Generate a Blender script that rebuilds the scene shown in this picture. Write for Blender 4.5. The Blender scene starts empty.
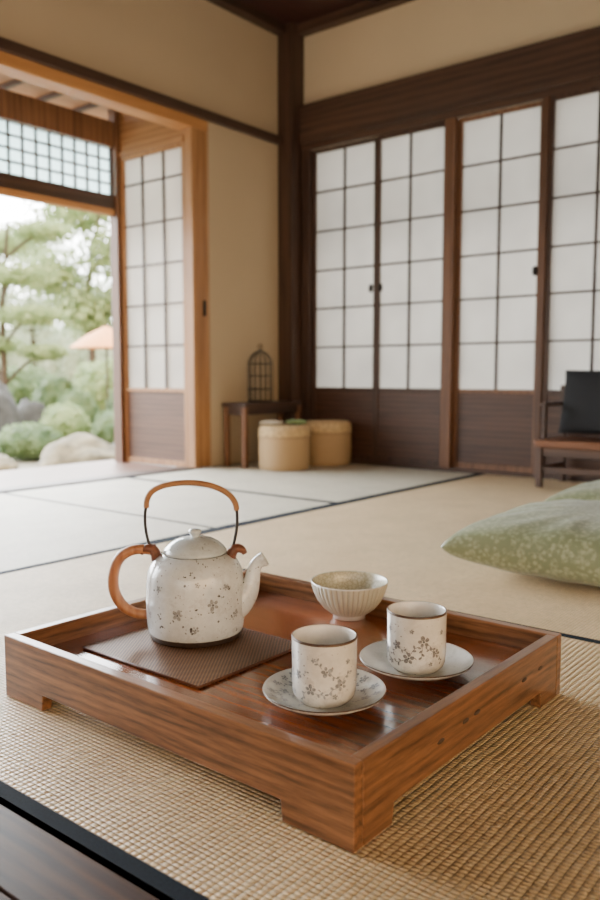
import bpy, bmesh, math, random
from mathutils import Vector, Matrix, noise
random.seed(7)
PI=math.pi
COL=bpy.context.scene.collection

# ------------------------------------------------------------ materials
class NT:
    def __init__(s,name):
        s.m=bpy.data.materials.new(name); s.m.use_nodes=True
        s.t=s.m.node_tree; s.b=s.t.nodes['Principled BSDF']; s.out=s.t.nodes['Material Output']
    def n(s,typ,**k):
        nd=s.t.nodes.new(typ)
        for a,v in k.items():
            if a.startswith('_'): nd.inputs[a[1:].replace('_',' ')].default_value=v
            else: setattr(nd,a,v)
        return nd
    def l(s,a,b): s.t.links.new(a,b)
    def coord(s,scale=(1,1,1),rot=(0,0,0)):
        c=s.n('ShaderNodeTexCoord'); m=s.n('ShaderNodeMapping')
        m.inputs['Scale'].default_value=scale; m.inputs['Rotation'].default_value=rot
        s.l(c.outputs['Object'],m.inputs['Vector']); return m.outputs[0]
    def noise(s,vec,scale,detail=4,rough=.5,dist=0):
        n=s.n('ShaderNodeTexNoise'); n.inputs['Scale'].default_value=scale; n.inputs['Detail'].default_value=detail
        n.inputs['Roughness'].default_value=rough; n.inputs['Distortion'].default_value=dist
        s.l(vec,n.inputs['Vector']); return n.outputs['Fac']
    def ramp(s,fac,stops):
        r=s.n('ShaderNodeValToRGB'); e=r.color_ramp.elements
        while len(e)<len(stops): e.new(.5)
        for i,(p,c) in enumerate(stops):
            e[i].position=p; e[i].color=(c,c,c,1) if not hasattr(c,'__len__') else (*c,1)
        s.l(fac,r.inputs[0]); return r.outputs[0]
    def math(s,op,a,b=None,c=None):
        n=s.n('ShaderNodeMath',operation=op)
        for i,v in enumerate((a,b,c)):
            if v is None: continue
            if isinstance(v,(int,float)): n.inputs[i].default_value=v
            else: s.l(v,n.inputs[i])
        return n.outputs[0]
    def mix(s,fac,a,b,bt='MIX'):
        n=s.n('ShaderNodeMix',data_type='RGBA',blend_type=bt)
        for i,v in ((0,fac),(6,a),(7,b)):
            if isinstance(v,(int,float)): n.inputs[i].default_value=v
            elif hasattr(v,'__len__'): n.inputs[i].default_value=(*v,1)
            else: s.l(v,n.inputs[i])
        return n.outputs[2]
    def bump(s,h,dist,strength=1):
        n=s.n('ShaderNodeBump'); n.inputs['Distance'].default_value=dist; n.inputs['Strength'].default_value=strength
        s.l(h,n.inputs['Height']); s.l(n.outputs[0],s.b.inputs['Normal'])
    def color(s,c):
        if hasattr(c,'__len__'): s.b.inputs['Base Color'].default_value=(*c,1)
        else: s.l(c,s.b.inputs['Base Color'])
    def set(s,**k):
        for a,v in k.items(): s.b.inputs[a.replace('_',' ')].default_value=v

def wood(name,dark,light,axis='X',scale=1.,rough=.45,bump=.0006,coat=0.,contrast=(.3,.7),ring=.15,fw=.3):
    t=NT(name)
    st={'X':(.07,1,1),'Y':(1,.07,1),'Z':(1,1,.07)}[axis]
    v=t.coord(tuple(q*scale for q in st))
    big=t.noise(v,14,3,.5,1.2)
    fine=t.noise(v,110,5,.65,.3)
    st2={'X':(.12,1,1),'Y':(1,.12,1),'Z':(1,1,.12)}[axis]
    v2=t.coord(tuple(q*scale for q in st2))
    w=t.n('ShaderNodeTexWave',wave_type='RINGS',rings_direction=axis)
    w.inputs['Scale'].default_value=9; w.inputs['Distortion'].default_value=6; w.inputs['Detail'].default_value=3; w.inputs['Detail Scale'].default_value=1.3
    t.l(v2,w.inputs['Vector'])
    f=t.math('ADD',t.math('MULTIPLY',big,1-ring-fw),t.math('ADD',t.math('MULTIPLY',fine,fw),t.math('MULTIPLY',w.outputs['Fac'],ring)))
    t.color(t.ramp(f,[(contrast[0],dark),((contrast[0]+contrast[1])/2,tuple((a+b)/2 for a,b in zip(dark,light))),(contrast[1],light)]))
    t.set(Roughness=rough,Coat_Weight=coat,Coat_Roughness=.15)
    t.bump(fine,bump,.6)
    return t.m

def plain(name,c,rough=.6,nscale=60,var=.12,bump=0.0004,metal=0,sheen=0):
    t=NT(name); v=t.coord(); n=t.noise(v,nscale,4)
    t.color(t.ramp(n,[(.3,tuple(q*(1-var) for q in c)),(.7,tuple(min(1,q*(1+var)) for q in c))]))
    t.set(Roughness=rough,Metallic=metal,Sheen_Weight=sheen); 
    if bump: t.bump(n,bump,.5)
    return t.m

def tatami(name,c1,c2,flip=False,gap=.48,pa=.0090,pb=.0064,bd=.0024):
    t=NT(name); v=t.coord()
    sp=t.n('ShaderNodeSeparateXYZ'); t.l(v,sp.inputs[0])
    a,b=(sp.outputs[0],sp.outputs[1]) if not flip else (sp.outputs[1],sp.outputs[0])
    wob=t.math('MULTIPLY',t.noise(v,14,2),.004)
    a=t.math('ADD',a,wob); 
    rib=t.math('ABSOLUTE',t.math('SINE',t.math('MULTIPLY',a,PI/pa)))
    beads=t.math('ABSOLUTE',t.math('SINE',t.math('MULTIPLY',b,PI/pb)))
    h=t.math('MULTIPLY',t.math('ADD',.30,t.math('MULTIPLY',t.math('POWER',rib,.5),.70)),t.math('ADD',.15,t.math('MULTIPLY',t.math('POWER',beads,.5),.85)))
    nz=t.noise(v,7,5,.6); nf=t.noise(t.coord((40,300,100)),1,3); nc=t.noise(v,90,2)
    base=t.mix(t.ramp(nz,[(.32,0.),(.68,1.)]),c1,c2)
    base=t.mix(t.math('MULTIPLY',nf,.35),base,tuple(min(1,q*1.3) for q in c2))
    base=t.mix(t.ramp(nc,[(.4,0.),(.7,.4)]),base,tuple(q*.70 for q in c1))
    dark=tuple(q*gap for q in c1)
    t.color(t.mix(t.ramp(h,[(.15,0.),(.70,1.)]),dark,base))
    t.set(Roughness=.42)
    t.bump(h,bd,.9)
    return t.m

def plaster(name,c):
    t=NT(name); v=t.coord(); a=t.noise(v,2.2,4,.5); b=t.noise(v,240,4,.7)
    base=t.mix(a,tuple(q*.92 for q in c),tuple(min(1,q*1.06) for q in c))
    t.color(t.mix(t.math('MULTIPLY',b,.25),base,tuple(q*.8 for q in c)))
    t.set(Roughness=.9); t.bump(b,.0008,.5); return t.m

def paper(name,c0,c1,k=.42,sc=2.2):
    t=NT(name); n=t.noise(t.coord((1,1,1)),sc,3,.6)
    c=t.ramp(n,[(.3,c0),(.7,c1)])
    t.color(c); t.set(Roughness=.9)
    tr=t.n('ShaderNodeBsdfTranslucent'); t.l(c,tr.inputs[0])
    mx=t.n('ShaderNodeMixShader'); mx.inputs[0].default_value=k
    t.l(t.b.outputs[0],mx.inputs[1]); t.l(tr.outputs[0],mx.inputs[2]); t.l(mx.outputs[0],t.out.inputs[0]); return t.m

def leafmat(name,c1,c2):
    t=NT(name); n=t.noise(t.coord(),6,3); c=t.ramp(n,[(.35,c1),(.65,c2)])
    t.color(c); t.set(Roughness=.7)
    tr=t.n('ShaderNodeBsdfTranslucent'); t.l(c,tr.inputs[0])
    mx=t.n('ShaderNodeMixShader'); mx.inputs[0].default_value=.45
    t.l(t.b.outputs[0],mx.inputs[1]); t.l(tr.outputs[0],mx.inputs[2]); t.l(mx.outputs[0],t.out.inputs[0]); return t.m

def ceramic(name,c,speck=(.12,.1,.09),dens=.70,scale=160,rough=.28,blot=None,mott=.18):
    t=NT(name); v=t.coord(); n=t.noise(v,scale,2,.5); g=t.noise(v,22,5,.65)
    base=t.mix(t.ramp(g,[(.35,0.),(.65,1.)]),tuple(q*(1-mott) for q in c),tuple(min(1,q*1.05) for q in c))
    if blot:
        n2=t.noise(v,45,4,.7); base=t.mix(t.ramp(n2,[(.52,0.),(.64,.65)]),base,blot)
    t.color(t.mix(t.ramp(n,[(dens,0.),(dens+.03,1.)]),base,speck))
    t.set(Roughness=rough,Coat_Weight=.4,Coat_Roughness=.12); t.bump(g,.0008,.5); return t.m

M={}
M['dark_z']=wood('dark_wood_z',(.026,.012,.007),(.090,.045,.026),'Z',1,.5)
M['dark_x']=wood('dark_wood_x',(.030,.015,.009),(.105,.054,.032),'X',1,.5)
M['dark_y']=wood('dark_wood_y',(.024,.012,.007),(.080,.041,.025),'Y',1,.5)
M['mid_z']=wood('mid_wood_z',(.065,.029,.014),(.165,.078,.040),'Z',1,.5)
M['red_z']=wood('brown_wood_z',(.095,.040,.018),(.23,.108,.050),'Z',1,.5)
M['lt_z']=wood('light_wood_z',(.24,.105,.036),(.48,.25,.10),'Z',1,.5)
M['lt_x']=wood('light_wood_x',(.24,.105,.036),(.48,.25,.10),'X',1,.5)
M['seat']=wood('seat_wood',(.10,.036,.015),(.22,.09,.037),'X',1,.4)
M['lt_y']=wood('light_wood_y',(.34,.145,.045),(.56,.28,.10),'Y',1,.5)
M['tray_x']=wood('tray_wood_x',(.045,.017,.007),(.275,.122,.050),'X',2.8,.30,.0004,.3,(.35,.66),.11,.44)
M['tray_y']=wood('tray_wood_y',(.045,.017,.007),(.265,.118,.048),'Y',2.8,.30,.0004,.3,(.35,.66),.11,.44)
M['tray_in']=wood('tray_panel_wood',(.105,.024,.007),(.31,.085,.024),'X',1.8,.19,.0003,.7)
M['koshi']=wood('panel_wood',(.042,.018,.010),(.102,.048,.027),'X',1.3,.45,.0002)
M['koshi_l']=wood('panel_wood_warm',(.070,.029,.014),(.16,.072,.035),'X',1.3,.45,.0002)
M['plank']=wood('floor_plank_wood',(.008,.005,.004),(.085,.040,.022),'X',1.5,.42,.0005,.0,(.35,.7))
M['plank'].node_tree.nodes['Principled BSDF'].inputs['Specular IOR Level'].default_value=.14
M['engawa']=wood('veranda_wood',(.11,.055,.040),(.23,.13,.095),'Y',1,.38,.0005,.1)
M['lattice']=wood('lattice_wood',(.022,.011,.007),(.060,.030,.019),'Z',1,.55)
M['plaster_l']=plaster('plaster_shaded',(.47,.365,.235))  # darker copy of the back wall plaster; left wall's shade is in the colour
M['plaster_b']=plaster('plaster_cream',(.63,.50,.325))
M['paper']=paper('shoji_paper_white',(.66,.65,.62),(.89,.875,.84),.52,1.6)
M['glass']=paper('frosted_pane',(.70,.83,.83),(.80,.90,.90),.8)
M['tat_w']=tatami('tatami_straw_warm_lit',(.58,.42,.225),(.78,.60,.35),False,.42,.0093,.0067,.0030)  # golden light at the front right put into the straw colour
M['tat_f']=tatami('tatami_straw_pale',(.62,.45,.25),(.80,.605,.36),True,.46,.0093,.0067,.0036)
M['tat_g']=tatami('tatami_straw_sky_lit',(.57,.525,.41),(.72,.67,.53),False,.46,.0093,.0067,.0036)  # cool sky light on the left mats painted as grey-green straw
M['border']=plain('navy_cloth',(.008,.013,.020),.9,300,.4,.0005)
M['border'].node_tree.nodes['Principled BSDF'].inputs['Specular IOR Level'].default_value=.12
M['slab']=plain('subfloor',(.2,.15,.1),.8,10)
M['iron']=plain('dark_iron',(.022,.018,.016),.5,80,.3,.0002,.5)
M['black']=plain('black_fabric',(.006,.007,.009),.85,200,.3,.0005,0,.0)
M['ceramic_pot']=ceramic('speckled_glaze',(.635,.675,.69),(.07,.065,.063),.67,150,.16,(.45,.465,.47),.20)
M['ceramic_lid']=ceramic('bluish_glaze',(.49,.545,.565),(.09,.085,.085),.68,150,.16,(.37,.40,.41),.20)
M['ceramic_cup']=ceramic('cream_glaze',(.71,.69,.635),(.25,.22,.2),.69,210,.18,(.47,.44,.40),.20)
M['ceramic_in']=ceramic('white_glaze',(.75,.73,.68),(.4,.37,.33),.76,200,.2)
M['saucer']=ceramic('saucer_glaze',(.70,.70,.65),(.3,.28,.25),.72,150,.2,(.50,.51,.47))
M['ink']=plain('grey_ink',(.17,.16,.155),.4,400,.5,0)
M['ink2']=plain('blue_grey_ink',(.075,.075,.085),.4,400,.4,0)
M['ink3']=plain('soft_grey_ink',(.25,.255,.26),.4,300,.4,0)
M['rimbrown']=plain('brown_glaze',(.075,.040,.020),.35,200,.3,0)
M['foot']=plain('dark_foot_glaze',(.04,.025,.018),.5,200,.3,.0002)
M['leather']=plain('brown_leather',(.13,.045,.022),.5,150,.35,.0006)
M['cup_gold']=plain('tan_glaze',(.30,.19,.09),.5,200,.2,0)

def cane():
    t=NT('cane_wrap'); v=t.coord()
    sp=t.n('ShaderNodeSeparateXYZ'); t.l(v,sp.inputs[0])
    s=t.math('ABSOLUTE',t.math('SINE',t.math('MULTIPLY',t.math('ADD',sp.outputs[0],t.math('MULTIPLY',sp.outputs[2],.7)),PI/.0035)))
    n=t.noise(v,60,3)
    c=t.mix(n,(.22,.085,.026),(.44,.22,.08)); t.color(t.mix(t.ramp(s,[(.05,0.),(.35,1.)]),(.09,.035,.013),c))
    t.set(Roughness=.4); t.bump(s,.001,.7); return t.m
M['cane']=cane()
M['handle_wood']=wood('handle_wood',(.25,.09,.036),(.45,.21,.09),'Z',3,.4)

def matweave():
    t=NT('woven_bronze_mat'); v=t.coord((1,1,1),(0,0,.15))
    sp=t.n('ShaderNodeSeparateXYZ'); t.l(v,sp.inputs[0])
    a=t.math('SINE',t.math('MULTIPLY',sp.outputs[0],PI/.0033)); b=t.math('SINE',t.math('MULTIPLY',sp.outputs[1],PI/.0033))
    h=t.math('MULTIPLY',t.math('ADD',t.math('MULTIPLY',a,b),1),.5)
    n=t.noise(t.coord(),25,3)
    c=t.ramp(h,[(.30,(.045,.020,.011)),(.85,(.33,.17,.09))])
    t.color(t.mix(t.math('MULTIPLY',n,.2),c,(.13,.065,.035))); t.set(Roughness=.30,Metallic=.2)
    t.bump(h,.0007,.7); return t.m
M['matweave']=matweave()

def fabric_green():
    t=NT('sage_damask'); v=t.coord()
    vo=t.n('ShaderNodeTexVoronoi',feature='SMOOTH_F1'); vo.inputs['Scale'].default_value=85; vo.inputs['Randomness'].default_value=.75
    t.l(v,vo.inputs['Vector'])
    n=t.noise(v,170,4)
    k=t.ramp(t.math('ADD',vo.outputs['Distance'],t.math('MULTIPLY',n,.7)),[(.50,1.),(.84,0.)])
    base=t.mix(t.noise(v,14,3),(.115,.133,.064),(.168,.187,.095))
    c=t.mix(t.math('MULTIPLY',k,.6),base,(.33,.345,.215))
    t.color(c); t.set(Roughness=.42,Sheen_Weight=.1); t.bump(t.noise(v,400,2),.0005,.4); return t.m
M['green']=fabric_green()

def basketmat():
    t=NT('woven_straw'); v=t.coord()
    sp=t.n('ShaderNodeSeparateXYZ'); t.l(v,sp.inputs[0])
    ang=t.math('ARCTAN2',sp.outputs[1],sp.outputs[0])
    a=t.math('SINE',t.math('MULTIPLY',ang,34)); b=t.math('SINE',t.math('MULTIPLY',sp.outputs[2],PI/.013))
    h=t.math('MULTIPLY',t.math('ADD',t.math('MULTIPLY',a,b),1),.5)
    n=t.noise(v,25,4)
    c=t.ramp(h,[(.1,(.27,.16,.07)),(.7,(.56,.385,.20))])
    t.color(t.mix(t.math('MULTIPLY',n,.4),c,(.46,.33,.18))); t.set(Roughness=.8); t.bump(h,.005,.9); return t.m
M['basket']=basketmat()
M['basket_top']=plain('straw_lid',(.52,.37,.19),.8,70,.28,.003)
M['cloth_green']=plain('green_cloth',(.20,.28,.12),.9,90,.3,.001)
M['cloth_pale']=plain('pale_cloth',(.62,.56,.44),.9,90,.1,.001)
M['stone']=plain('garden_stone',(.15,.125,.075),.9,9,.5,.02)
M['stone_d']=plain('dark_stone',(.055,.058,.058),.9,9,.35,.02)
M['gravel']=plain('gravel_ground',(.18,.165,.12),.95,30,.25,.01)
M['bark']=plain('bark',(.09,.068,.048),.9,20,.35,.01)
M['leaf1']=leafmat('leaf_light',(.21,.30,.12),(.42,.50,.25))
M['leaf2']=leafmat('leaf_mid',(.10,.17,.07),(.22,.30,.14))
M['leaf3']=leafmat('leaf_hazy',(.44,.53,.38),(.60,.67,.53))  # garden haze put into the leaf colour as a paler green
M['orange']=plain('orange_canvas',(.85,.38,.15),.8,30,.12,0)
M['ceil']=wood('ceiling_wood',(.024,.007,.005),(.060,.018,.012),'Y',1,.5)
M['roof']=plain('roof_tile',(.12,.12,.12),.8,10)
M['bamboo']=wood('bamboo_slat',(.24,.105,.05),(.38,.19,.09),'Y',1,.5)

# ------------------------------------------------------------ mesh helpers
def link(me,name,loc=(0,0,0)):
    o=bpy.data.objects.new(name,me); COL.objects.link(o); o.location=loc; return o
def wm(o):
    return (wm(o.parent)@o.matrix_parent_inverse@o.matrix_basis) if o.parent else o.matrix_basis.copy()
def par(c,p):
    inv=wm(p).inverted(); c.parent=p; c.matrix_parent_inverse=inv; return c
def tag(o,label=None,cat=None,group=None,kind=None):
    if label:o['label']=label
    if cat:o['category']=cat
    if group:o['group']=group
    if kind:o['kind']=kind
    return o
def boxes(name,bl,mat,bevel=0.,center=None):
    xs=[b[0] for b in bl]+[b[1] for b in bl]; ys=[b[2] for b in bl]+[b[3] for b in bl]; zs=[b[4] for b in bl]
    c=center or ((min(xs)+max(xs))/2,(min(ys)+max(ys))/2,min(zs))
    bm=bmesh.new()
    for b in bl:
        r=bmesh.ops.create_cube(bm,size=1)
        vs=r['verts']
        for v in vs:
            v.co=Vector((b[0] if v.co.x<0 else b[1], b[2] if v.co.y<0 else b[3], b[4] if v.co.z<0 else b[5]))-Vector(c)
        if len(b)>6:
            for f in set(f for v in vs for f in v.link_faces): f.material_index=b[6]
    me=bpy.data.meshes.new(name); bm.to_mesh(me); bm.free()
    for m in (mat if isinstance(mat,(list,tuple)) else [mat]): me.materials.append(m)
    o=link(me,name,c)
    if bevel:
        md=o.modifiers.new('bevel','BEVEL'); md.width=bevel; md.segments=2; md.limit_method='ANGLE'
    return o
def struct(o): o['kind']='structure'; return o
def extrude_poly(name,pts,axis,a0,a1,mat,bevel=0):
    bm=bmesh.new()
    def P(s,z,a): return Vector((s,a,z)) if axis=='Y' else Vector((a,s,z))
    A=[bm.verts.new(P(s,z,a0)) for s,z in pts]; B=[bm.verts.new(P(s,z,a1)) for s,z in pts]
    bm.faces.new(A); bm.faces.new(B[::-1])
    n=len(pts)
    for i in range(n): bm.faces.new((A[i],B[i],B[(i+1)%n],A[(i+1)%n]))
    bmesh.ops.recalc_face_normals(bm,faces=bm.faces)
    c=Vector((sum(v.co.x for v in bm.verts)/len(bm.verts),sum(v.co.y for v in bm.verts)/len(bm.verts),min(v.co.z for v in bm.verts)))
    for v in bm.verts: v.co-=c
    me=bpy.data.meshes.new(name); bm.to_mesh(me); bm.free(); me.materials.append(mat)
    o=link(me,name,c)
    if bevel:
        md=o.modifiers.new('bevel','BEVEL'); md.width=bevel; md.segments=3; md.limit_method='ANGLE'
    return o
def lathe(name,prof,mats,loc=(0,0,0),seg=72,rf=None,bandmat=None,extra=None):
    bm=bmesh.new(); rings=[]
    for i,(r,z) in enumerate(prof):
        if r<1e-6: rings.append([bm.verts.new((0,0,z))])
        else: rings.append([bm.verts.new((r*(rf(2*PI*k/seg,i) if rf else 1)*math.cos(2*PI*k/seg),r*(rf(2*PI*k/seg,i) if rf else 1)*math.sin(2*PI*k/seg),z)) for k in range(seg)])
    for i in range(len(rings)-1):
        a,b=rings[i],rings[i+1]
        for k in range(seg):
            k2=(k+1)%seg
            if len(a)==1 and len(b)==1: continue
            if len(a)==1: f=bm.faces.new((a[0],b[k],b[k2]))
            elif len(b)==1: f=bm.faces.new((a[k],a[k2],b[0]))
            else: f=bm.faces.new((a[k],a[k2],b[k2],b[k]))
            if bandmat: f.material_index=bandmat(i)
    for f in bm.faces: f.smooth=True
    bmesh.ops.recalc_face_normals(bm,faces=bm.faces)
    if extra: extra(bm)
    me=bpy.data.meshes.new(name); bm.to_mesh(me); bm.free()
    for m in (mats if isinstance(mats,(list,tuple)) else [mats]): me.materials.append(m)
    return link(me,name,loc)
def spline(pts,n=8):
    P=[Vector(p) for p in pts]; out=[]
    for i in range(len(P)-1):
        p0=P[max(i-1,0)];p1=P[i];p2=P[i+1];p3=P[min(i+2,len(P)-1)]
        for k in range(n):
            t=k/n
            out.append(.5*((2*p1)+(-p0+p2)*t+(2*p0-5*p1+4*p2-p3)*t*t+(-p0+3*p1-3*p2+p3)*t**3))
    out.append(P[-1]); return out
def smoothprof(pts,n=4):
    S=spline([(r,z,0) for r,z in pts],n); return [(max(0,v.x),v.y) for v in S]
def tube_bm(bm,pts,rad,seg=12,cap=True,mi=0,flat=1.,closed=False):
    pts=[Vector(p) for p in pts]; n=len(pts); rings=[]; up=None
    for i,p in enumerate(pts):
        if closed: d=(pts[(i+1)%n]-pts[i-1]).normalized()
        else: d=(pts[min(i+1,n-1)]-pts[max(i-1,0)]).normalized()
        if up is None:
            up=Vector((0,1,0)) if abs(d.y)<.9 else Vector((1,0,0))
        s=d.cross(up).normalized(); u=s.cross(d).normalized(); up=u
        r=rad[i] if hasattr(rad,'__len__') else rad
        rings.append([bm.verts.new(p+s*(r*math.cos(2*PI*k/seg))+u*(r*flat*math.sin(2*PI*k/seg))) for k in range(seg)])
    fs=[]
    m=n if closed else n-1
    for i in range(m):
        a,b=rings[i],rings[(i+1)%n]
        for k in range(seg): fs.append(bm.faces.new((a[k],b[k],b[(k+1)%seg],a[(k+1)%seg])))
    if cap and not closed: fs.append(bm.faces.new(rings[0][::-1]));fs.append(bm.faces.new(rings[-1]))
    for f in fs: f.smooth=True; f.material_index=mi
def mesh_of(name,fn,mats,loc=(0,0,0)):
    bm=bmesh.new(); fn(bm); bmesh.ops.recalc_face_normals(bm,faces=bm.faces)
    me=bpy.data.meshes.new(name); bm.to_mesh(me); bm.free()
    for m in (mats if isinstance(mats,(list,tuple)) else [mats]): me.materials.append(m)
    return link(me,name,loc)
def empty(name,loc):
    o=bpy.data.objects.new(name,None); o.empty_display_size=.05; COL.objects.link(o); o.location=loc; return o

def sprig(bm,surf,s,mi,rnd,stem=True,mi2=None):
    def poly(pts,m):
        vs=[bm.verts.new(surf(u,v)) for u,v in pts]
        try: f=bm.faces.new(vs); f.material_index=m; f.smooth=True
        except: pass
    def ell(cx,cy,a,b,ang,m):
        ca,sa=math.cos(ang),math.sin(ang)
        poly([(cx+a*math.cos(t)*ca-b*math.sin(t)*sa,cy+a*math.cos(t)*sa+b*math.sin(t)*ca) for t in [2*PI*k/8 for k in range(8)]],m)
    ph=rnd.random()*6
    for k in range(5):
        a=ph+2*PI*k/5+rnd.uniform(-.12,.12); q=rnd.uniform(.8,1.15)
        ell(s*.62*math.cos(a),s*.62*math.sin(a),s*.42*q,s*.33*q,a,mi)
    ell(0,0,s*.2,s*.2,0,mi2 if mi2 is not None else mi)
    if stem:
        for d in (rnd.choice([-.6,.2,1.1]),rnd.choice([2.6,3.6,4.4])):
            x,y=s*.9*math.cos(d),s*.9*math.sin(d)
            for q in range(3):
                d+=rnd.uniform(-.4,.4); nx,ny=x+s*.55*math.cos(d),y+s*.55*math.sin(d)
                px,py=-math.sin(d)*s*.05,math.cos(d)*s*.05
                poly([(x-px,y-py),(nx-px,ny-py),(nx+px,ny+py),(x+px,y+py)],mi)
                sd=1 if q%2 else -1
                ell(nx+math.cos(d+sd)*s*.3,ny+math.sin(d+sd)*s*.3,s*.34,s*.19,d+sd,mi)
                x,y=nx,ny
def revsurf(rz,th0,z0,eps=.0004):
    def f(u,v):
        r=rz(z0+v)+eps; a=th0+u/max(r,.005); return Vector((r*math.cos(a),r*math.sin(a),z0+v))
    return f
def interp(prof):
    def rz(z):
        for (r0,z0),(r1,z1) in zip(prof,prof[1:]):
            if z0<=z<=z1 and z1>z0: return r0+(r1-r0)*(z-z0)/(z1-z0)
        return prof[-1][0] if z>prof[-1][1] else prof[0][0]
    return rz

# ------------------------------------------------------------ room shell
CEIL=2.39
struct(boxes('floor',[(-.0,4.6,-3.183,0,-.12,-.03),(0,4.6,-6.0,-3.19,-.12,-.006)],[M['slab']]))
struct(boxes('floor',[( -.0,4.6,-3.19-.085*(i+1)+.003,-3.19-.085*i,-.006,.0) for i in range(33)],M['plank'],.0015))
struct(boxes('ceiling',[(-.12,5.2,-6.0,.12,CEIL,CEIL+.04)],M['ceil']))
for i,x in enumerate([.62,1.24,1.86,2.48,3.1]):
    struct(boxes('trim_%d'%(20+i),[(x-.02,x+.02,-6.0,-.06,CEIL-.03,CEIL)],M['ceil'],.003))
struct(boxes('trim_30',[(0,0.06,-6,-.105,CEIL-.05,CEIL)],M['dark_y']))
struct(boxes('trim_31',[(0.105,5.2,-.06,0,CEIL-.05,CEIL)],M['dark_x']))
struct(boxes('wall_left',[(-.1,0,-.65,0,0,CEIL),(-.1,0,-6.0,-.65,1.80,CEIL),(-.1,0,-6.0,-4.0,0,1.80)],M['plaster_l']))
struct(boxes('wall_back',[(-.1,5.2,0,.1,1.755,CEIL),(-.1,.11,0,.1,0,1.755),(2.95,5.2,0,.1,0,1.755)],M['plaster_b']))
struct(boxes('wall_right',[(4.6,4.7,-6.0,0,1.6,CEIL),(4.6,4.7,-2.6,0,0,1.6)],M['plaster_b']))  # unseen; opening shaped to hold back fill light from the right
struct(boxes('wall_front',[(0,4.6,-6.1,-6.0,1.40,CEIL),(0,1.9,-6.1,-6.0,0,1.40)],M['plaster_b']))  # unseen; added closed above, open below, to darken upper walls and ceiling
struct(boxes('trim_1',[(0,.105,-.105,0,0,CEIL)],M['dark_z'],.004))
struct(boxes('trim_2',[(0,.03,-6.0,-.105,1.755,1.80)],M['dark_y'],.003))
struct(boxes('trim_3',[(-.1,.0,-4.0,-.65,1.705,1.80)],M['lt_y'],.003))
struct(boxes('trim_4',[(.105,5.2,-.045,0,1.757,1.965)],M['dark_x'],.004))
struct(boxes('trim_5',[(.105,2.95,-.028,.0,1.722,1.757)],M['dark_x'],.002))
jamb=struct(boxes('trim_6',[(-.055,.0,-.765,-.652,0,1.705)],M['lt_z'],.004))
struct(boxes('trim_7',[(1.008,1.064,-.036,.03,.014,1.722)],M['red_z'],.004))
struct(boxes('trim_18',[(1.500,1.534,-.038,.03,.014,1.722)],M['mid_z'],.004))
struct(boxes('trim_8',[(.11,.165,-.03,.03,.014,1.722)],M['dark_z'],.003))
struct(boxes('trim_9',[(.11,2.95,-.03,.06,-.03,.014)],M['dark_x'],.002))
h=boxes('door_handle',[(.0,.008,-.70,-.680,.78,.86)],M['iron'],.003); par(h,jamb)
struct(boxes('trim_10',[(-.1,0.,-4.0,-.77,-.03,.006)],M['dark_y'],.002))

def shoji(name,x0,x1,y,vb,rows,z0=.41,z1=1.722,stile=.018,handle=None,frame=None,zb=.014,wood_l=None,depth=.026):
    fr=frame or M['red_z']
    bl=[(x0,x0+stile,y,y+depth,zb,z1),(x1-stile,x1,y,y+depth,zb,z1),
        (x0+stile,x1-stile,y,y+depth,z1-.02,z1),(x0+stile,x1-stile,y,y+depth,z0-.02,z0),(x0+stile,x1-stile,y,y+depth,zb,zb+.03)]
    d=struct(boxes(name,bl,fr,.0015))
    t=.0058
    lb=[(v-t,v+t,y+.004,y+.014,z0,z1-.02) for v in vb]+[(x0+stile,x1-stile,y+.006,y+.016,r-t*.8,r+t*.8) for r in rows]
    par(boxes('lattice',lb,M['lattice']),d)
    par(boxes('shoji_paper',[(x0+stile,x1-stile,y+.0165,y+.018,z0,z1-.02)],M['paper']),d)
    par(boxes('lower_panel',[(x0+stile,x1-stile,y+.008,y+.02,zb+.03,z0-.02)],wood_l or M['koshi']),d)
    if handle:
        for hx,hz in handle:
            q=lathe('door_pull',[(0,-.004),(.010,-.004),(.013,0),(.012,.006),(0,.008)],M['iron'],(hx,y-.004,hz),24)
            q.rotation_euler=(PI/2,0,0); q.scale=(1,1.8,1); par(q,d)
    return d
rows=[.635,.85,1.06,1.275,1.49]
shoji('door_1',.165,.594,.0,[.38],rows,frame=M['dark_z'],handle=[(.564,.94)])
shoji('door_2',.594,1.008,-.004,[.795],rows,frame=M['dark_z'],handle=[(.627,.94)])
shoji('door_3',1.064,1.500,.0,[1.285],rows,frame=M['red_z'],stile=.020,handle=[(1.474,.96)])
shoji('door_4',1.534,1.985,-.028,[1.755],rows,frame=M['dark_z'],stile=.020)
shoji('door_5',1.985,2.45,.0,[2.21],rows,frame=M['dark_z'])
shoji('door_6',2.45,2.95,-.028,[2.7],rows,frame=M['dark_z'])
shoji('door_7',-.555,-.055,-.765,[-.385,-.22],rows,z1=1.645,stile=.022,frame=M['lt_z'],wood_l=M['koshi_l'],zb=.0)
struct(boxes('wall_end',[(-.60,-.1,-.76,-.70,1.645,1.9),(-.1,-.055,-.76,-.70,1.645,1.705),(-.1,-.055,-.74,-.66,0,1.705)],M['lt_x']))
struct(boxes('trim_11',[(-.60,-.055,-.775,-.76,1.645,1.67)],M['lt_x'],.002))
struct(boxes('trim_12',[(-.62,-.555,-.79,-.73,-.05,1.9)],M['red_z'],.003))
struct(boxes('floor',[(-.72+.12*i,-.602+.12*i,-4.0,-.73,-.06,-.004) for i in range(5)]+[(-.12,-.1,-4.0,-.73,-.06,-.004)],M['engawa'],.0015))
struct(boxes('ceiling',[(-.9,-.1,-4.2,-.6,1.90,1.93)],M['bamboo']))
for i in range(14):
    struct(boxes('trim_%d'%(40+i),[(-.9,-.1,-.9-.22*i-.02,-.9-.22*i,1.875,1.90)],M['dark_x']))
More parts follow.
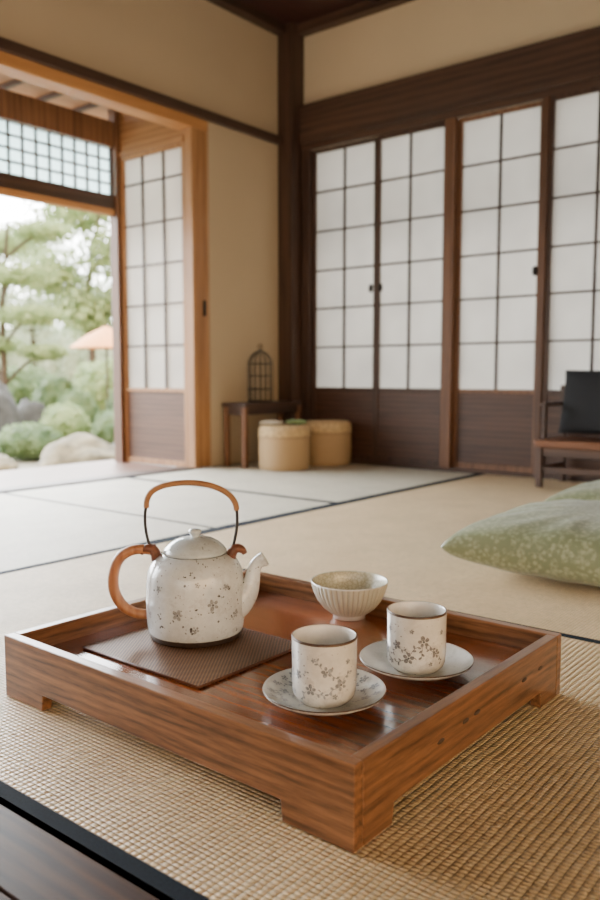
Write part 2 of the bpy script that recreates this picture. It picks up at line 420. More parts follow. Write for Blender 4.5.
struct(boxes('trim_14',[(-.63,-.57,-4.0,-.79,1.695,1.83)],M['red_z'],.003))
struct(boxes('trim_15',[(-.625,-.575,-4.0,-.79,1.340,1.372)],M['lt_y'],.003))
struct(boxes('trim_16',[(-.66,-.56,-4.06,-4.0,-.05,1.9)],M['red_z'],.003))
struct(boxes('trim_17',[(-.625,-.575,-4.0,-.79,1.372,1.445)],M['dark_y'],.002))
rb=[]
y=-.79
while y>-4.0:
    rb.append((-.607,-.593,y-.010,y,1.445,1.695)); y-=.076
for z in (1.507,1.570,1.632): rb.append((-.609,-.591,-4.0,-.79,z-.0045,z+.0045))
w=struct(boxes('window_1',rb,M['dark_y']))
par(boxes('window_pane',[(-.612,-.6105,-4.0,-.79,1.445,1.695)],M['glass']),w)
struct(boxes('roof',[(-1.0,7.2,-7.6,.9,CEIL+.06,CEIL+.14)],M['roof']))  # out of view; stretched past the walls to keep sun off the interior

# ------------------------------------------------------------ tatami mats
def mat(x0,x1,y0,y1,m,bx=0,by=0,lab='woven straw tatami mat with narrow navy cloth borders'):
    g=.001
    o=boxes('tatami_mat',[(x0+g,x1-g,y0+g,y1-g,-.03,0)],m)
    tag(o,lab,'tatami mat','tatami mats covering the floor')
    bl=[]
    if by: bl+=[(x0+g,x1-g,y0+g,y0+g+by,-.0295,.0004),(x0+g,x1-g,y1-g-by,y1-g,-.0295,.0004)]
    if bx: bl+=[(x0+g,x0+g+bx,y0+g,y1-g,-.0295,.0005),(x1-g-bx,x1-g,y0+g,y1-g,-.0295,.0005)]
    for b in bl: par(boxes('cloth_border',[b],M['border']),o)
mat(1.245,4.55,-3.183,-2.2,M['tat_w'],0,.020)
mat(1.245,2.75,-2.2,-.035,M['tat_f'],.024)
mat(2.75,4.55,-2.2,-.035,M['tat_f'],.024)
mat(.0,1.245,-1.22,-.035,M['tat_g'],.024,.020)
mat(.0,1.245,-1.87,-1.22,M['tat_g'],.024,.013)
mat(.0,1.245,-3.183,-1.87,M['tat_g'],.024)

# ------------------------------------------------------------ tray
TL,TW=.642,.535; tc=Vector((2.570,-3.022,0)); ta=math.radians(-.6)
cen=tc+Matrix.Rotation(ta,3,'Z')@Vector((-TL/2,TW/2,0))
X0,X1,Y0,Y1=cen.x-TL/2,cen.x+TL/2,cen.y-TW/2,cen.y+TW/2; TH=.0165; RIM=.0935; SURF=.062; BB=.024
tray=empty('serving_tray',(cen.x,cen.y,.0005))
tag(tray,'low reddish-brown wooden serving tray with raised rim and short corner feet','tray')
def prof(a,b,fl):
    z=.0006
    return [(a,z),(a+fl,z),(a+fl+.003,BB),(b-fl-.003,BB),(b-fl,z),(b,z),(b,RIM),(a,RIM)]
par(extrude_poly('side_board',prof(X0,X1,.095),'Y',Y0,Y0+TH,M['tray_x'],.0016),tray)
par(extrude_poly('side_board',prof(X0,X1,.095),'Y',Y1-TH,Y1,M['tray_x'],.0016),tray)
par(extrude_poly('side_board',prof(Y0+TH,Y1-TH,.055),'X',X0,X0+TH,M['tray_y'],.0016),tray)
sb=par(extrude_poly('side_board',prof(Y0+TH,Y1-TH,.055),'X',X1-TH,X1,M['tray_y'],.0016),tray)
par(boxes('tray_bottom',[(X0+TH,X1-TH,Y0+TH,Y1-TH,.044,SURF)],M['tray_in']),tray)
for yy,zz in ((-2.845,.056),(-2.785,.060),(-2.755,.061),(-2.615,.061),(-2.56,.062)):
    def slot(bm):
        bmesh.ops.create_uvsphere(bm,u_segments=14,v_segments=8,radius=1)
        for v in bm.verts: v.co=Vector((v.co.x*.0012,v.co.y*.0085,v.co.z*.0030))
    par(mesh_of('joint_slot',slot,M['foot'],(X1,yy,zz)),sb)
tray.rotation_euler=(0,0,ta)

wmat=boxes('woven_mat',[(-.1275,.1275,-.112,.112,0,.0036)],M['matweave'],.001,center=(0,0,0))
wmat.location=(2.125,-2.814,SURF+.0006); wmat.rotation_euler=(0,0,math.radians(-.7))
tag(wmat,'rectangular bronze-brown woven mat lying under the teapot','mat')
def hem(bm):
    a,b=.1265,.111
    tube_bm(bm,[(-a,-b,.0022),(0,-b,.0022),(a,-b,.0022),(a,0,.0022),(a,b,.0022),(0,b,.0022),(-a,b,.0022),(-a,0,.0022)],.0019,8,closed=True)
hm=mesh_of('mat_hem',hem,M['leather']); hm.parent=wmat

# ------------------------------------------------------------ teapot
TP=Vector((2.087,-2.773,SURF+.0048)); ROT=math.radians(38.75)
pot=empty('teapot',TP)
def pp(o): o.rotation_euler=(0,0,0); o.location=(0,0,0); o.parent=pot; return o
body=[(0,0.003),(.062,.003),(.064,.0),(.0715,.0),(.0732,.003),(.0738,.0085)]+smoothprof([(.0752,.0105),(.0772,.022),(.0780,.040),(.0780,.062),(.0770,.086),(.0745,.104),(.0680,.1175),(.0585,.1265),(.050,.131)],4)+[(.048,.1312),(.046,.129),(0,.128)]
rz=interp(body[3:-2])
rnd=random.Random(5)
def pot_extra(bm):
    for th,z,s in ((-1.80,.052,.0085),(-1.10,.066,.0095),(-2.25,.088,.0055),(-.80,.090,.0055),(-1.45,.030,.0060),(-2.6,.045,.008),(-1.40,.098,.0045),(2.5,.06,.009),(1.4,.07,.009),(.6,.06,.008),(-.55,.045,.007),(-3.0,.08,.007)):
        sprig(bm,revsurf(rz,th,z),s,2,rnd,stem=False,mi2=3)
    for k in range(70):
        th=rnd.uniform(0,2*PI); z=rnd.uniform(.018,.115); s=rnd.uniform(.0006,.0024)*rnd.uniform(.6,1.1); sf=revsurf(rz,th,z)
        f=bm.faces.new([bm.verts.new(sf(s*math.cos(a)*rnd.uniform(.7,1.3),s*math.sin(a)*rnd.uniform(.7,1.3))) for a in [2*PI*q/7 for q in range(7)]]); f.material_index=3 if k%3==0 else 2
pp(lathe('pot_body',body,[M['ceramic_pot'],M['foot'],M['ink3'],M['ink2']],seg=96,bandmat=lambda i:1 if i<5 else 0,extra=pot_extra))
lid=pp(lathe('lid',[(0,.1325),(.048,.1315),(.0505,.133),(.0500,.1362),(.0465,.1415),(.039,.1485),(.029,.1540),(.016,.1575),(0,.1585)],M['ceramic_lid'],seg=72))
knob=lathe('knob',[(.0075,.1560),(.0065,.1595),(.0085,.163),(.0105,.1660),(.009,.1690),(.004,.1705),(0,.1708)],M['ceramic_lid'],seg=32); knob.parent=lid
def spout(bm):
    pts=[(.052,0,.044),(.069,0,.054),(.0820,0,.068),(.0895,0,.085),(.0930,0,.101),(.0985,0,.1145),(.1100,0,.1220)]
    rad=[.031,.0255,.0190,.0138,.0110,.0100,.0118]
    S=spline([(p[0],r,p[2]) for p,r in zip(pts,rad)],10)
    tube_bm(bm,[(s.x,0,s.z) for s in S],[s.y for s in S],32,cap=False,flat=.88)
    inner=S[::-1][:22]
    tube_bm(bm,[(s.x,0,s.z) for s in inner],[s.y-.0022 for s in inner],32,cap=False,flat=.88)
    c=Vector((.1100,0,.1220)); d=Vector((.0112,0,.007)).normalized(); s=d.cross(Vector((0,1,0))).normalized(); u=Vector((0,1,0))
    tube_bm(bm,[c+s*(.0107*math.cos(a))+u*(.0094*math.sin(a)) for a in [2*PI*k/32 for k in range(32)]],.0013,8,closed=True)
pp(mesh_of('spout',spout,M['ceramic_pot']))
def loop(bm):
    P=[(-.060,.132,.0072),(-.080,.137,.0078),(-.102,.135,.0082),(-.121,.122,.0086),(-.1305,.097,.0088),(-.130,.070,.0088),(-.118,.047,.0086),(-.098,.034,.0082),(-.074,.031,.0078)]
    a=spline([(x,z,r) for x,z,r in P],7)
    tube_bm(bm,[(v.x,0,v.y) for v in a],[v.z for v in a],16)
pp(mesh_of('side_handle',loop,M['handle_wood']))
def bail_w(bm):
    P=[(-.0765,.204),(-.0750,.217),(-.0665,.2305),(-.046,.2400),(-.015,.2440),(.014,.2420),(.038,.235),(.055,.2245),(.0640,.212),(.0665,.200)]
    a=spline([(x,z,0) for x,z in P],8); tube_bm(bm,[(v.x,0,v.y) for v in a],.0048,14)
def bail_l(bm):
    a=spline([(-.0762,.208,0),(-.0785,.195,0),(-.0785,.175,0),(-.0755,.155,0),(-.070,.137,0)],6); tube_bm(bm,[(v.x,0,v.y) for v in a],.0025,10)
def bail_r(bm):
    a=spline([(.0657,.204,0),(.0672,.192,0),(.0665,.172,0),(.063,.153,0),(.059,.137,0)],6); tube_bm(bm,[(v.x,0,v.y) for v in a],.0025,10)
b=pp(mesh_of('bail_handle',bail_w,M['cane']))
for fn in (bail_l,bail_r):
    c=mesh_of('bail_wire',fn,M['iron']); c.parent=b
def ear(sx):
    def f(bm):
        a=spline([(sx*.054,.116,.004),(sx*.060,.128,.0065),(sx*.066,.136,.0075),(sx*.074,.139,.0075),(sx*.082,.136,.006),(sx*.086,.130,.004)],5)
        tube_bm(bm,[(v.x,0,v.y) for v in a],[v.z for v in a],14,flat=1.3)
        a=spline([(sx*.066,.145,.004),(sx*.067,.137,.007),(sx*.064,.128,.007),(sx*.066,.118,.004)],5)
        tube_bm(bm,[(v.x,0,v.y) for v in a],[v.z for v in a],14,flat=1.5)
    return f
pp(mesh_of('handle_lug',ear(-1),M['leather']))
pp(mesh_of('handle_lug',ear(.92),M['leather']))
pot.rotation_euler=(0,0,ROT)
tag(pot,'speckled off-white ceramic teapot with arched cane-wrapped handle and wooden side loop','teapot')

# ------------------------------------------------------------ cups, saucers, bowl
def saucer(loc,seed,label,r=.077,dense=False):
    k=r/.077
    top=[(0,.0052),(.030,.0052),(.036,.0056),(.050,.0086),(.064,.0140),(.0745,.0195)]
    P=[(0,.0012),(.026,.0012),(.028,0),(.032,0),(.034,.002),(.048,.0045),(.063,.0100),(.0755,.0170),(.077,.0195),(.0765,.0210),(.0745,.0198)]+top[:-1][::-1]
    P=[(a*k,b) for a,b in P]; rn=random.Random(seed)
    def zr(r):
        T=[(a*k,b) for a,b in top]
        for (r0,z0),(r1,z1) in zip(T,T[1:]):
            if r0<=r<=r1: return z0+(z1-z0)*(r-r0)/(r1-r0)
        return T[-1][1]
    def ex(bm):
        if not dense: return
        for ring,(n,rr0,s0) in enumerate(((20,.0655,.0060),(14,.052,.0058))):
            for i in range(n):
                a=2*PI*i/n+rn.uniform(-.08,.08); rr=rr0*k
                def sf(u,v,a=a,rr=rr):
                    x=rr*math.cos(a)+u; y=rr*math.sin(a)+v; return Vector((x,y,zr(math.hypot(x,y))+.0010))
                sprig(bm,sf,s0*rn.uniform(.8,1.15),1,rn,stem=ring==1,mi2=2)
    o=lathe('saucer',P,[M['saucer'],M['ink3'],M['ink'],M['rimbrown']],loc,96,bandmat=lambda i:3 if i in(8,) else 0,extra=ex)
    tag(o,label,'saucer','saucers under the tea cups'); return o
def cup(loc,seed,label,big):
    H=.0835; s=H/.0765
    out=[(0,.0025),(.026,.0025),(.028,0),(.032,0),(.0340,.002),(.0378,.006),(.0403,.012),(.0411,.022*s),(.0413,.04*s),(.0415,.06*s),(.0418,.0745*s)]
    P=out+[(.0419,H-.0004),(.0414,H+.0008),(.0400,H+.0008),(.0392,.0755*s),(.0388,.06*s),(.0382,.03),(.036,.015),(.030,.009),(0,.008)]
    rz=interp(out[4:]); rn=random.Random(seed)
    def ex(bm):
        base=-PI/2-.55 if big else -PI/2-.5
        cfg=[(base-.9,.030),(base-.35,.042),(base+.10,.026),(base+.6,.050),(base+1.05,.032),(base-.7,.062),(base+.20,.064),(base+1.3,.060),(base+1.9,.036),(base+2.5,.048),(base+3.1,.03),(base+3.7,.048),(base+4.4,.036),(base-1.3,.044),(base+.85,.018),(base-.6,.017)]
        for th,z in cfg:
            sprig(bm,revsurf(rz,th+ROT,z),rn.uniform(.0058,.0088) if .024<z<.055 else rn.uniform(.0030,.0046),1,rn,.024<z<.055,2)
    o=lathe('tea_cup',P,[M['ceramic_cup'],M['ink3'] if big else M['ink'],M['ink'] if big else M['ink2'],M['rimbrown'],M['ceramic_in'],M['foot']],loc,80,
        bandmat=lambda i:3 if i in(10,11,12) else (4 if i>12 else 0),extra=ex)
    tag(o,label,'cup','cylindrical tea cups'); return o
S1=(2.408,-2.857,SURF+.0006); S2=(2.442,-2.686,SURF+.0006)
saucer(S1,1,'shallow cream saucer with grey floral patterned rim',.079,True)
saucer(S2,2,'plain shallow cream saucer with thin brown rim',.080)
cup((S1[0],S1[1],S1[2]+.0054),3,'straight-sided cream tea cup with soft grey blossoms and brown rim',True)
cup((S2[0],S2[1],S2[2]+.0054),8,'off-white cylindrical tea cup with dark grey flower sprigs',False)

def bowlmat():
    t=NT('celadon_crackle'); v=t.coord()
    vo=t.n('ShaderNodeTexVoronoi',feature='DISTANCE_TO_EDGE'); vo.inputs['Scale'].default_value=150; t.l(v,vo.inputs['Vector'])
    k=t.ramp(vo.outputs['Distance'],[(.03,1.),(.12,0.)]); n=t.noise(v,40,3)
    base=t.mix(n,(.50,.48,.36),(.62,.59,.46)); t.color(t.mix(t.math('MULTIPLY',k,.5),base,(.24,.23,.15)))
    t.set(Roughness=.25,Coat_Weight=.3); return t.m
def flute():
    t=NT('fluted_grey_glaze'); v=t.coord(); sp=t.n('ShaderNodeSeparateXYZ'); t.l(v,sp.inputs[0])
    ang=t.math('ARCTAN2',sp.outputs[1],sp.outputs[0])
    h=t.math('ABSOLUTE',t.math('SINE',t.math('MULTIPLY',ang,22)))
    n=t.noise(v,40,4,.6); base=t.mix(n,(.44,.42,.32),(.62,.59,.49))
    t.color(t.mix(t.ramp(h,[(.0,.75),(.45,0.)]),base,(.24,.22,.155))); t.set(Roughness=.3,Coat_Weight=.2)
    t.bump(h,.0015,.8); return t.m
M['bowl_out']=flute()
bo=[(0,.002),(.022,.002),(.023,0),(.028,0),(.0285,.006),(.034,.0095),(.046,.019),(.055,.031),(.0615,.045),(.065,.0565),(.0665,.0625)]
bp=bo+[(.0665,.0643),(.0652,.0646),(.0640,.063),(.0622,.054),(.058,.041),(.051,.028),(.041,.018),(.025,.012),(0,.010)]
bowl=lathe('tea_bowl',bp,[M['bowl_out'],bowlmat(),M['ceramic_in']],(2.218,-2.533,SURF+.0006),176,
    rf=lambda th,i:(1+.025*(abs(math.sin(th*22))-.6)) if 5<=i<=9 else 1,bandmat=lambda i:1 if i>=12 else (2 if i in(10,11) or i<5 else 0))
tag(bowl,'small cream bowl with vertical fluted sides and pale crackled interior','bowl')

# ------------------------------------------------------------ floor cushions
def pillow(name,w,d,h,mat,n=28,seed=0,pin=.10,ex=.45,cre=0.):
    bm=bmesh.new(); g={}
    def pos(i,j,s):
        u=-1+2*i/n; v=-1+2*j/n
        e=(max(0,1-abs(u)**2.6)*max(0,1-abs(v)**2.6))**ex
        pu=u*(1-pin*(1-v*v)*abs(u)); pv=v*(1-pin*(1-u*u)*abs(v))
        nz=noise.noise(Vector((u*1.7+seed,v*1.7,s*.3)))*.08+noise.noise(Vector((u*5+seed,v*5,s)))*.03
        if cre:
            edge=max(abs(u),abs(v)); ang=math.atan2(v,u)
            nz+=cre*edge**3*(1-edge)*4*math.sin(ang*17+3*noise.noise(Vector((u*2,v*2,seed))))
        return Vector((pu*w/2,pv*d/2,h*.42+s*h*.5*e*(1+nz)*(1 if s>0 else .82)))
    for s in (1,-1):
        for i in range(n+1):
            for j in range(n+1):
                if s<0 and (i in(0,n) or j in(0,n)): g[i,j,s]=g[i,j,1]
                else: g[i,j,s]=bm.verts.new(pos(i,j,s))
    for s in (1,-1):
        for i in range(n):
            for j in range(n):
                q=[g[i,j,s],g[i+1,j,s],g[i+1,j+1,s],g[i,j+1,s]]
                bm.faces.new(q if s>0 else q[::-1])
    mz=min(v.co.z for v in bm.verts)
    for v in bm.verts: v.co.z-=mz
    for f in bm.faces: f.smooth=True
    me=bpy.data.meshes.new(name); bm.to_mesh(me); bm.free(); me.materials.append(mat)
    o=link(me,name); md=o.modifiers.new('sub','SUBSURF'); md.levels=md.render_levels=1
    return o
c1=pillow('floor_cushion',.64,.56,.170,M['green'],48,seed=1,pin=.06,ex=.36,cre=.05); c1.location=(2.392,-1.690,.001); c1.rotation_euler=(0,0,math.radians(2))
tag(c1,'plump sage green patterned floor cushion lying behind the serving tray','cushion','sage green floor cushions')
c2=pillow('floor_cushion',.60,.54,.158,M['green'],48,seed=5,pin=.06,ex=.36,cre=.05); c2.location=(2.325,-.95,.001); c2.rotation_euler=(0,0,math.radians(-4))
tag(c2,'sage green patterned floor cushion lying beyond the plump one','cushion','sage green floor cushions')

# ------------------------------------------------------------ round straw stools
def stool(loc,r,h,label):
    o=lathe('straw_stool',[(0,0),(r*.92,0),(r*.97,.01),(r*.99,.04),(r*1.0,h*.4),(r*.975,h*.72)],M['basket'],loc,64); tag(o,label,'stool','round straw stools')
    l=lathe('stool_lid',[(r*.9,h*.72),(r*.99,h*.735),(r*1.01,h*.76),(r*1.0,h*.88),(r*.965,h*.955),(r*.90,h*.99),(r*.80,h),(0,h)],[M['basket_top']],loc,64); par(l,o)
    s=lathe('lid_seam',[(r*.98,h*.72),(r*1.0,h*.722),(r*1.02,h*.738),(r*1.01,h*.752),(r*.98,h*.756)],[M['cup_gold']],loc,64); par(s,o)
    return o
stool((.355,-.475,.0005),.133,.225,'round woven straw stool with a pale padded lid and folded cloth')
stool((.400,-.170,.0005),.131,.235,'round woven straw stool standing close to the wall')
cl=pillow('folded_cloth',.12,.08,.028,M['cloth_green'],14,3); cl.location=(.380,-.41,.226); cl.rotation_euler=(0,0,.7)
tag(cl,'small folded green cloth resting on a straw stool','cloth')
cl=pillow('folded_cloth',.13,.09,.024,M['cloth_pale'],14,6); cl.location=(.295,-.505,.226); cl.rotation_euler=(0,0,.5)
tag(cl,'small folded pale cloth resting on a straw stool','cloth')

# ------------------------------------------------------------ side table with cage lantern
tb=empty('side_table',(.112,-.36,0)); tag(tb,'low dark reddish-brown side table against the plaster wall','table')
TX0,TX1,TY0,TY1,TZ=.032,.195,-.60,-.125,.335
par(boxes('table_top',[(TX0,TX1,TY0,TY1,TZ-.022,TZ)],M['dark_y'],.003),tb)
par(boxes('apron',[(TX0+.012,TX1-.012,TY0+.012,TY0+.024,TZ-.062,TZ-.022),(TX0+.012,TX1-.012,TY1-.024,TY1-.012,TZ-.062,TZ-.022),(TX0+.012,TX0+.02,TY0+.02,TY1-.02,TZ-.062,TZ-.022),(TX1-.02,TX1-.012,TY0+.02,TY1-.02,TZ-.062,TZ-.022)],M['dark_y']),tb)
for x in (TX0+.006,TX1-.031):
    for y in (TY0+.006,TY1-.031):
        par(boxes('leg',[(x,x+.025,y,y+.025,.0005,TZ-.022)],M['red_z'],.002),tb)
CG=(.112,-.385,TZ)
def cage(bm):
    R=.066
    for zz in (.004,.07,.14,.205):
        tube_bm(bm,[(R*math.cos(a),R*math.sin(a),zz) for a in [2*PI*k/32 for k in range(32)]],.0028,6,closed=True)
    for k in range(14):
        a=2*PI*k/14; c,s=math.cos(a),math.sin(a)
        P=[(R*c,R*s,.004),(R*c,R*s,.14),(R*c,R*s,.205),(R*.86*c,R*.86*s,.235),(R*.5*c,R*.5*s,.262),(R*.08*c,R*.08*s,.275)]
        tube_bm(bm,[tuple(v) for v in spline(P,4)],.0022,6)
cg=lathe('cage_lantern',[(0,0),(.069,0),(.070,.004),(.066,.009),(0,.009)],M['iron'],CG,32); tag(cg,'dark wire birdcage lantern with domed top, standing on side table','lantern')
cg2=mesh_of('wire_frame',cage,M['iron'],CG); par(cg2,cg)
def ring(bm):
    tube_bm(bm,[(.014*math.cos(a),0,.294+.014*math.sin(a)) for a in [2*PI*k/20 for k in range(20)]],.0025,6,closed=True)
    tube_bm(bm,[(0,0,.268),(0,0,.281)],.006,10)
par(mesh_of('hanging_ring',ring,M['iron'],CG),cg)

# ------------------------------------------------------------ low chair with black cushion
ch=empty('low_chair',(1.94,-.22,0)); tag(ch,'low dark wooden chair with slatted back and slim arms','chair')
cx0,cx1,cy0,cy1=1.64,2.24,-.34,-.055; sz=.205
for x in (cx0,cx1-.026):
    for y,hh in ((cy0,sz-.03),(cy1-.026,.41)):
        par(boxes('leg',[(x,x+.026,y,y+.026,.0005,hh)],M['dark_z'],.003),ch)
    par(boxes('armrest',[(x,x+.026,cy0+.03,cy1-.026,.345,.362),(x+.004,x+.022,cy0+.04,cy0+.058,sz,.345)],M['dark_y'],.002),ch)
par(boxes('seat',[(cx0-.004,cx1+.004,cy0-.012,cy1-.027,sz-.030,sz)],M['seat'],.004),ch)
par(boxes('stretcher',[(cx0+.026,cx1-.026,cy0+.008,cy0+.022,.065,.09),(cx0+.026,cx1-.026,cy0+.006,cy0+.024,sz-.07,sz-.03),(cx0+.008,cx0+.022,cy0+.03,cy1-.03,.065,.09),(cx1-.022,cx1-.008,cy0+.03,cy1-.03,.065,.09)],M['dark_x'],.002),ch)
par(boxes('backrest',[(cx0,cx1,cy1-.026,cy1-.002,.410,.435),(cx0+.026,cx1-.026,cy1-.022,cy1-.006,.24,.265)]+[(cx0+.08+.075*i,cx0+.10+.075*i,cy1-.018,cy1-.008,.265,.41) for i in range(6)],M['dark_x'],.002),ch)
bc=pillow('seat_cushion',.53,.29,.11,M['black'],seed=9,pin=.04,ex=.36); bc.rotation_euler=(math.radians(76),0,0); bc.location=(1.944,-.135,sz+.148)
tag(bc,'black fabric cushion propped upright on the low wooden chair','cushion')

# ------------------------------------------------------------ garden
GZ=-.36
struct(boxes('ground',[(-40,-.75,-25,40,GZ-.2,GZ)],M['gravel']))
def blob_leaves(bm,c,rad,n,s,rn,mi=0,inner=.80):
    c=Vector(c)
    for k in range(n):
        d=Vector((rn.gauss(0,1),rn.gauss(0,1),rn.gauss(0,1))).normalized()
        bump=1+.18*noise.noise(d*2.6+c)
        rr=rn.uniform(inner,1.0)*bump
        p=c+Vector((d.x*rad[0],d.y*rad[1],d.z*rad[2]))*rr
        nrm=(d+Vector((rn.uniform(-.7,.7),rn.uniform(-.7,.7),rn.uniform(-.3,.8)))).normalized()
        t=nrm.cross(Vector((rn.random(),rn.random(),rn.random()))).normalized(); b=nrm.cross(t)
        q=s*rn.uniform(.6,1.3)
        f=bm.faces.new([bm.verts.new(p+t*q),bm.verts.new(p+b*q*.5),bm.verts.new(p-t*q),bm.verts.new(p-b*q*.5)]); f.material_index=mi
def core(bm,c,rad,k=.80):
    r=bmesh.ops.create_icosphere(bm,subdivisions=3,radius=1)
    for v in r['verts']:
        d=v.co.normalized(); bump=1+.18*noise.noise(d*2.6+Vector(c)); v.co=Vector(c)+Vector((d.x*rad[0],d.y*rad[1],d.z*rad[2]))*k*bump
def shrub(x,y,r,h,m,seed,label='rounded clipped green shrub in the garden'):
    rn=random.Random(seed)
    bm=bmesh.new(); core(bm,(0,0,h*.5),(r,r,h*.5),.88); blob_leaves(bm,(0,0,h*.5),(r,r,h*.52),1800,r*.07,rn,0,.88)
    for v in bm.verts: v.co.z=max(v.co.z,0)
    me=bpy.data.meshes.new('shrub'); bm.to_mesh(me); bm.free(); me.materials.append(m)
    o=link(me,'shrub',(x,y,GZ)); tag(o,label,'shrub','garden shrubs')
def gp(lat,D):
    return (3.011+D*(-.6259+lat*.7799), -3.658+D*(.7799+lat*.6259))
for lat,D,r,h,m,sd in ((-.335,8.0,.33,.36,'leaf2',1),(-.290,9.10,.28,.52,'leaf1',2),(-.226,8.9,.28,.46,'leaf2',3),(-.338,13.7,.60,1.0,'leaf2',4),(-.238,14.4,.60,1.1,'leaf1',5),
        (-.212,10.3,.28,.75,'leaf2',6),(-.40,9.9,.24,.7,'leaf1',7),(-.275,10.3,.28,.66,'leaf2',8),(-.300,12.3,.36,.85,'leaf2',9)):
    x,y=gp(lat,D); shrub(x,y,r,h,M[m],sd)
def rock(x,y,rx,ry,rz_,m,seed,label):
    bm=bmesh.new(); bmesh.ops.create_icosphere(bm,subdivisions=4,radius=1)
    for v in bm.verts:
        d=v.co.normalized(); k=1+.22*noise.noise(d*1.6+Vector((seed,0,0)))+.07*noise.noise(d*5+Vector((seed,3,0)))
        v.co=Vector((d.x*rx*k,d.y*ry*k,max(-.02,d.z*rz_*k)))
    for f in bm.faces: f.smooth=True
    me=bpy.data.meshes.new('boulder'); bm.to_mesh(me); bm.free(); me.materials.append(m)
    o=link(me,'boulder',(x,y,GZ+.02)); tag(o,label,'rock','garden boulders')
x,y=gp(-.272,6.9); rock(x,y,.48,.36,.28,M['stone'],1,'large mossy tan rounded boulder in the gravel garden')
x,y=gp(-.376,7.0); rock(x,y,.18,.18,.10,M['stone'],4,'low tan stone among the shrubs')
x,y=gp(-.212,7.9); rock(x,y,.20,.20,.2,M['stone_d'],7,'grey garden boulder beside the shrubs')
x,y=gp(-.370,9.0); rock(x,y,.31,.24,.74,M['stone_d'],9,'tall dark grey standing stone beside shrubs')
x,y=gp(-.333,10.3); rock(x,y,.25,.25,.50,M['stone_d'],12,'dark grey garden stone behind the shrubs')
def tree(x,y,h,blobs,m,seed,label,lean=.2,br=.07,n=900,ls=.055):
    rn=random.Random(seed)
    def tr(bm):
        P=[(0,0,0),(lean*.3,0,h*.3),(lean*-.2,.1,h*.6),(lean,0,h)]
        tube_bm(bm,[tuple(v) for v in spline(P,6)],[br*(1-.65*i/18) for i in range(19)],10)
        for (bx,by,bz,r,rzz) in blobs:
            P=[(0,0,max(.3,bz-.5)),(bx*.5,by*.5,bz-.2),(bx,by,bz)]
            tube_bm(bm,[tuple(v) for v in spline(P,4)],br*.35,6)
    o=mesh_of('garden_tree',tr,M['bark'],(x,y,GZ)); tag(o,label,'tree','garden trees')
    def fo(bm):
        for (bx,by,bz,r,rzz) in blobs: blob_leaves(bm,(bx,by,bz),(r,r,rzz),n,ls,rn,0,.3)
    fl=mesh_of('foliage',fo,m,(x,y,GZ)); par(fl,o)
x,y=gp(-.368,11.3); tree(x,y,2.9,[(-.2,.0,1.25,.5,.16),(.45,.2,1.65,.55,.15),(-.5,-.3,1.9,.5,.16),(.25,.1,2.2,.6,.17),(.6,.3,1.15,.35,.12),(-.3,.3,2.7,.6,.2),(.5,.4,2.8,.5,.16)],M['leaf1'],1,'pine tree with layered light green foliage',.3,.06,2400,.030)
x,y=gp(-.26,17.5); tree(x,y,4.2,[(0,0,2.2,.8,.6),(-.8,-.3,3.0,.9,.6),(.6,.3,3.4,1.0,.6),(-.2,0,4.3,1.1,.6),(.9,.6,2.4,.7,.5)],M['leaf1'],2,'leafy garden tree with light green crown',.5,.1,2000,.07)
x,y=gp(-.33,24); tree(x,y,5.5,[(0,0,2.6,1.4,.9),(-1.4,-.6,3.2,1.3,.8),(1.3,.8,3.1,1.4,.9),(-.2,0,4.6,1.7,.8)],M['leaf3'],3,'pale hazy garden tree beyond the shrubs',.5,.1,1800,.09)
hr=random.Random(11)
def hedge(bm):
    for i in range(14):
        x,y=gp(-.52+.03*i,29)
        core(bm,(x,y,GZ+1.2),(1.0,1.0,1.7),.85); blob_leaves(bm,(x,y,GZ+1.2),(1.0,1.0,1.75),700,.08,hr)
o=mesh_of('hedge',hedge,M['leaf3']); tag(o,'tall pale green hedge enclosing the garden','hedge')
x,y=gp(-.237,12.2)
ps=empty('garden_parasol',(x,y,GZ)); tag(ps,'orange paper parasol standing in the garden','parasol')
par(lathe('canopy',[(.55,1.24),(.54,1.25),(.30,1.42),(.02,1.56),(.0,1.57)],M['orange'],(x,y,GZ),16),ps)
par(lathe('pole',[(.018,0),(.018,1.52),(0,1.53)],M['bark'],(x,y,GZ),10),ps)

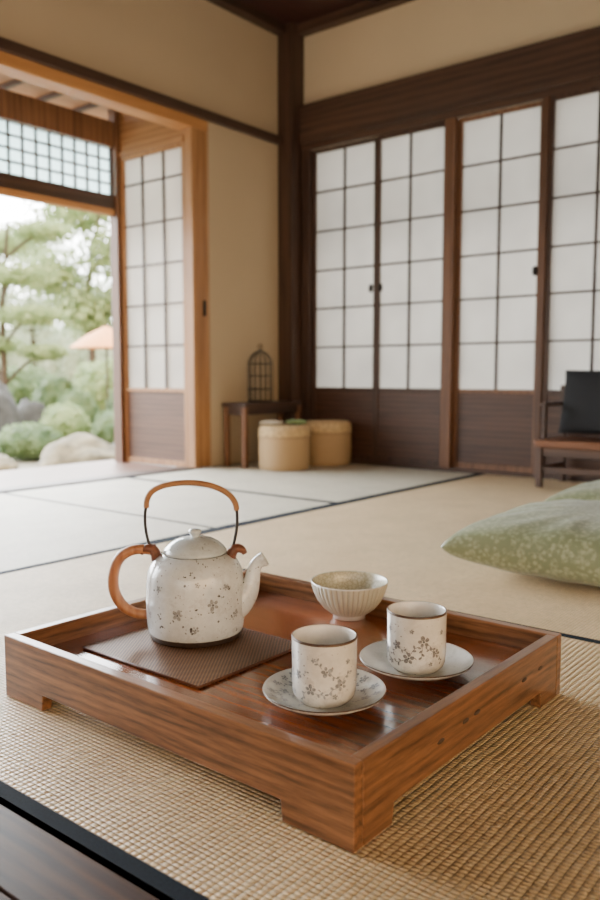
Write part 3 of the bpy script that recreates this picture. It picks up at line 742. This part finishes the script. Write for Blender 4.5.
# ------------------------------------------------------------ light
W=bpy.data.worlds.new('world'); bpy.context.scene.world=W; W.use_nodes=True
nt=W.node_tree; bg=nt.nodes['Background']
def wn(t,**k):
    n=nt.nodes.new(t)
    for a,v in k.items(): setattr(n,a,v)
    return n
tc=wn('ShaderNodeTexCoord')
def lobe(vec,p):
    dp=wn('ShaderNodeVectorMath',operation='DOT_PRODUCT'); dp.inputs[1].default_value=Vector(vec).normalized()
    nt.links.new(tc.outputs['Generated'],dp.inputs[0])
    mx=wn('ShaderNodeMath',operation='MAXIMUM'); mx.inputs[1].default_value=0; nt.links.new(dp.outputs['Value'],mx.inputs[0])
    pw=wn('ShaderNodeMath',operation='POWER'); pw.inputs[1].default_value=p; nt.links.new(mx.outputs[0],pw.inputs[0]); return pw.outputs[0]
g1=lobe((-.80,.10,.45),4); g2=lobe((.95,-.45,.30),3)
mixc=wn('ShaderNodeMix',data_type='RGBA'); nt.links.new(g2,mixc.inputs[0]); mixc.inputs[6].default_value=(.96,.98,1.0,1); mixc.inputs[7].default_value=(1.0,.62,.28,1)
ma=wn('ShaderNodeMath',operation='MULTIPLY_ADD'); ma.inputs[1].default_value=46.; ma.inputs[2].default_value=1.4; nt.links.new(g1,ma.inputs[0])
mb=wn('ShaderNodeMath',operation='MULTIPLY_ADD'); mb.inputs[1].default_value=6.5; nt.links.new(g2,mb.inputs[0]); nt.links.new(ma.outputs[0],mb.inputs[2])
nt.links.new(mixc.outputs[2],bg.inputs[0]); nt.links.new(mb.outputs[0],bg.inputs[1])
sun=bpy.data.lights.new('sun','SUN'); sun.energy=9; sun.angle=math.radians(8); sun.color=(1,.94,.84)
so=bpy.data.objects.new('sun',sun); COL.objects.link(so); so.rotation_euler=Vector((.45,-.12,.88)).to_track_quat('Z','Y').to_euler()
# ------------------------------------------------------------ camera
cd=bpy.data.cameras.new('camera'); cam=bpy.data.objects.new('camera',cd); COL.objects.link(cam)
cd.sensor_fit='VERTICAL'; cd.sensor_height=36; cd.lens=32.4
cam.location=(3.0113,-3.6581,.48)
th=math.radians(5.29); d=Vector((-.6259*math.cos(th),.7799*math.cos(th),-math.sin(th)))
cam.rotation_euler=d.to_track_quat('-Z','Y').to_euler()
cd.dof.use_dof=True; cd.dof.focus_distance=1.10; cd.dof.aperture_fstop=4.4
cd.clip_start=.05; cd.clip_end=200
bpy.context.scene.camera=cam
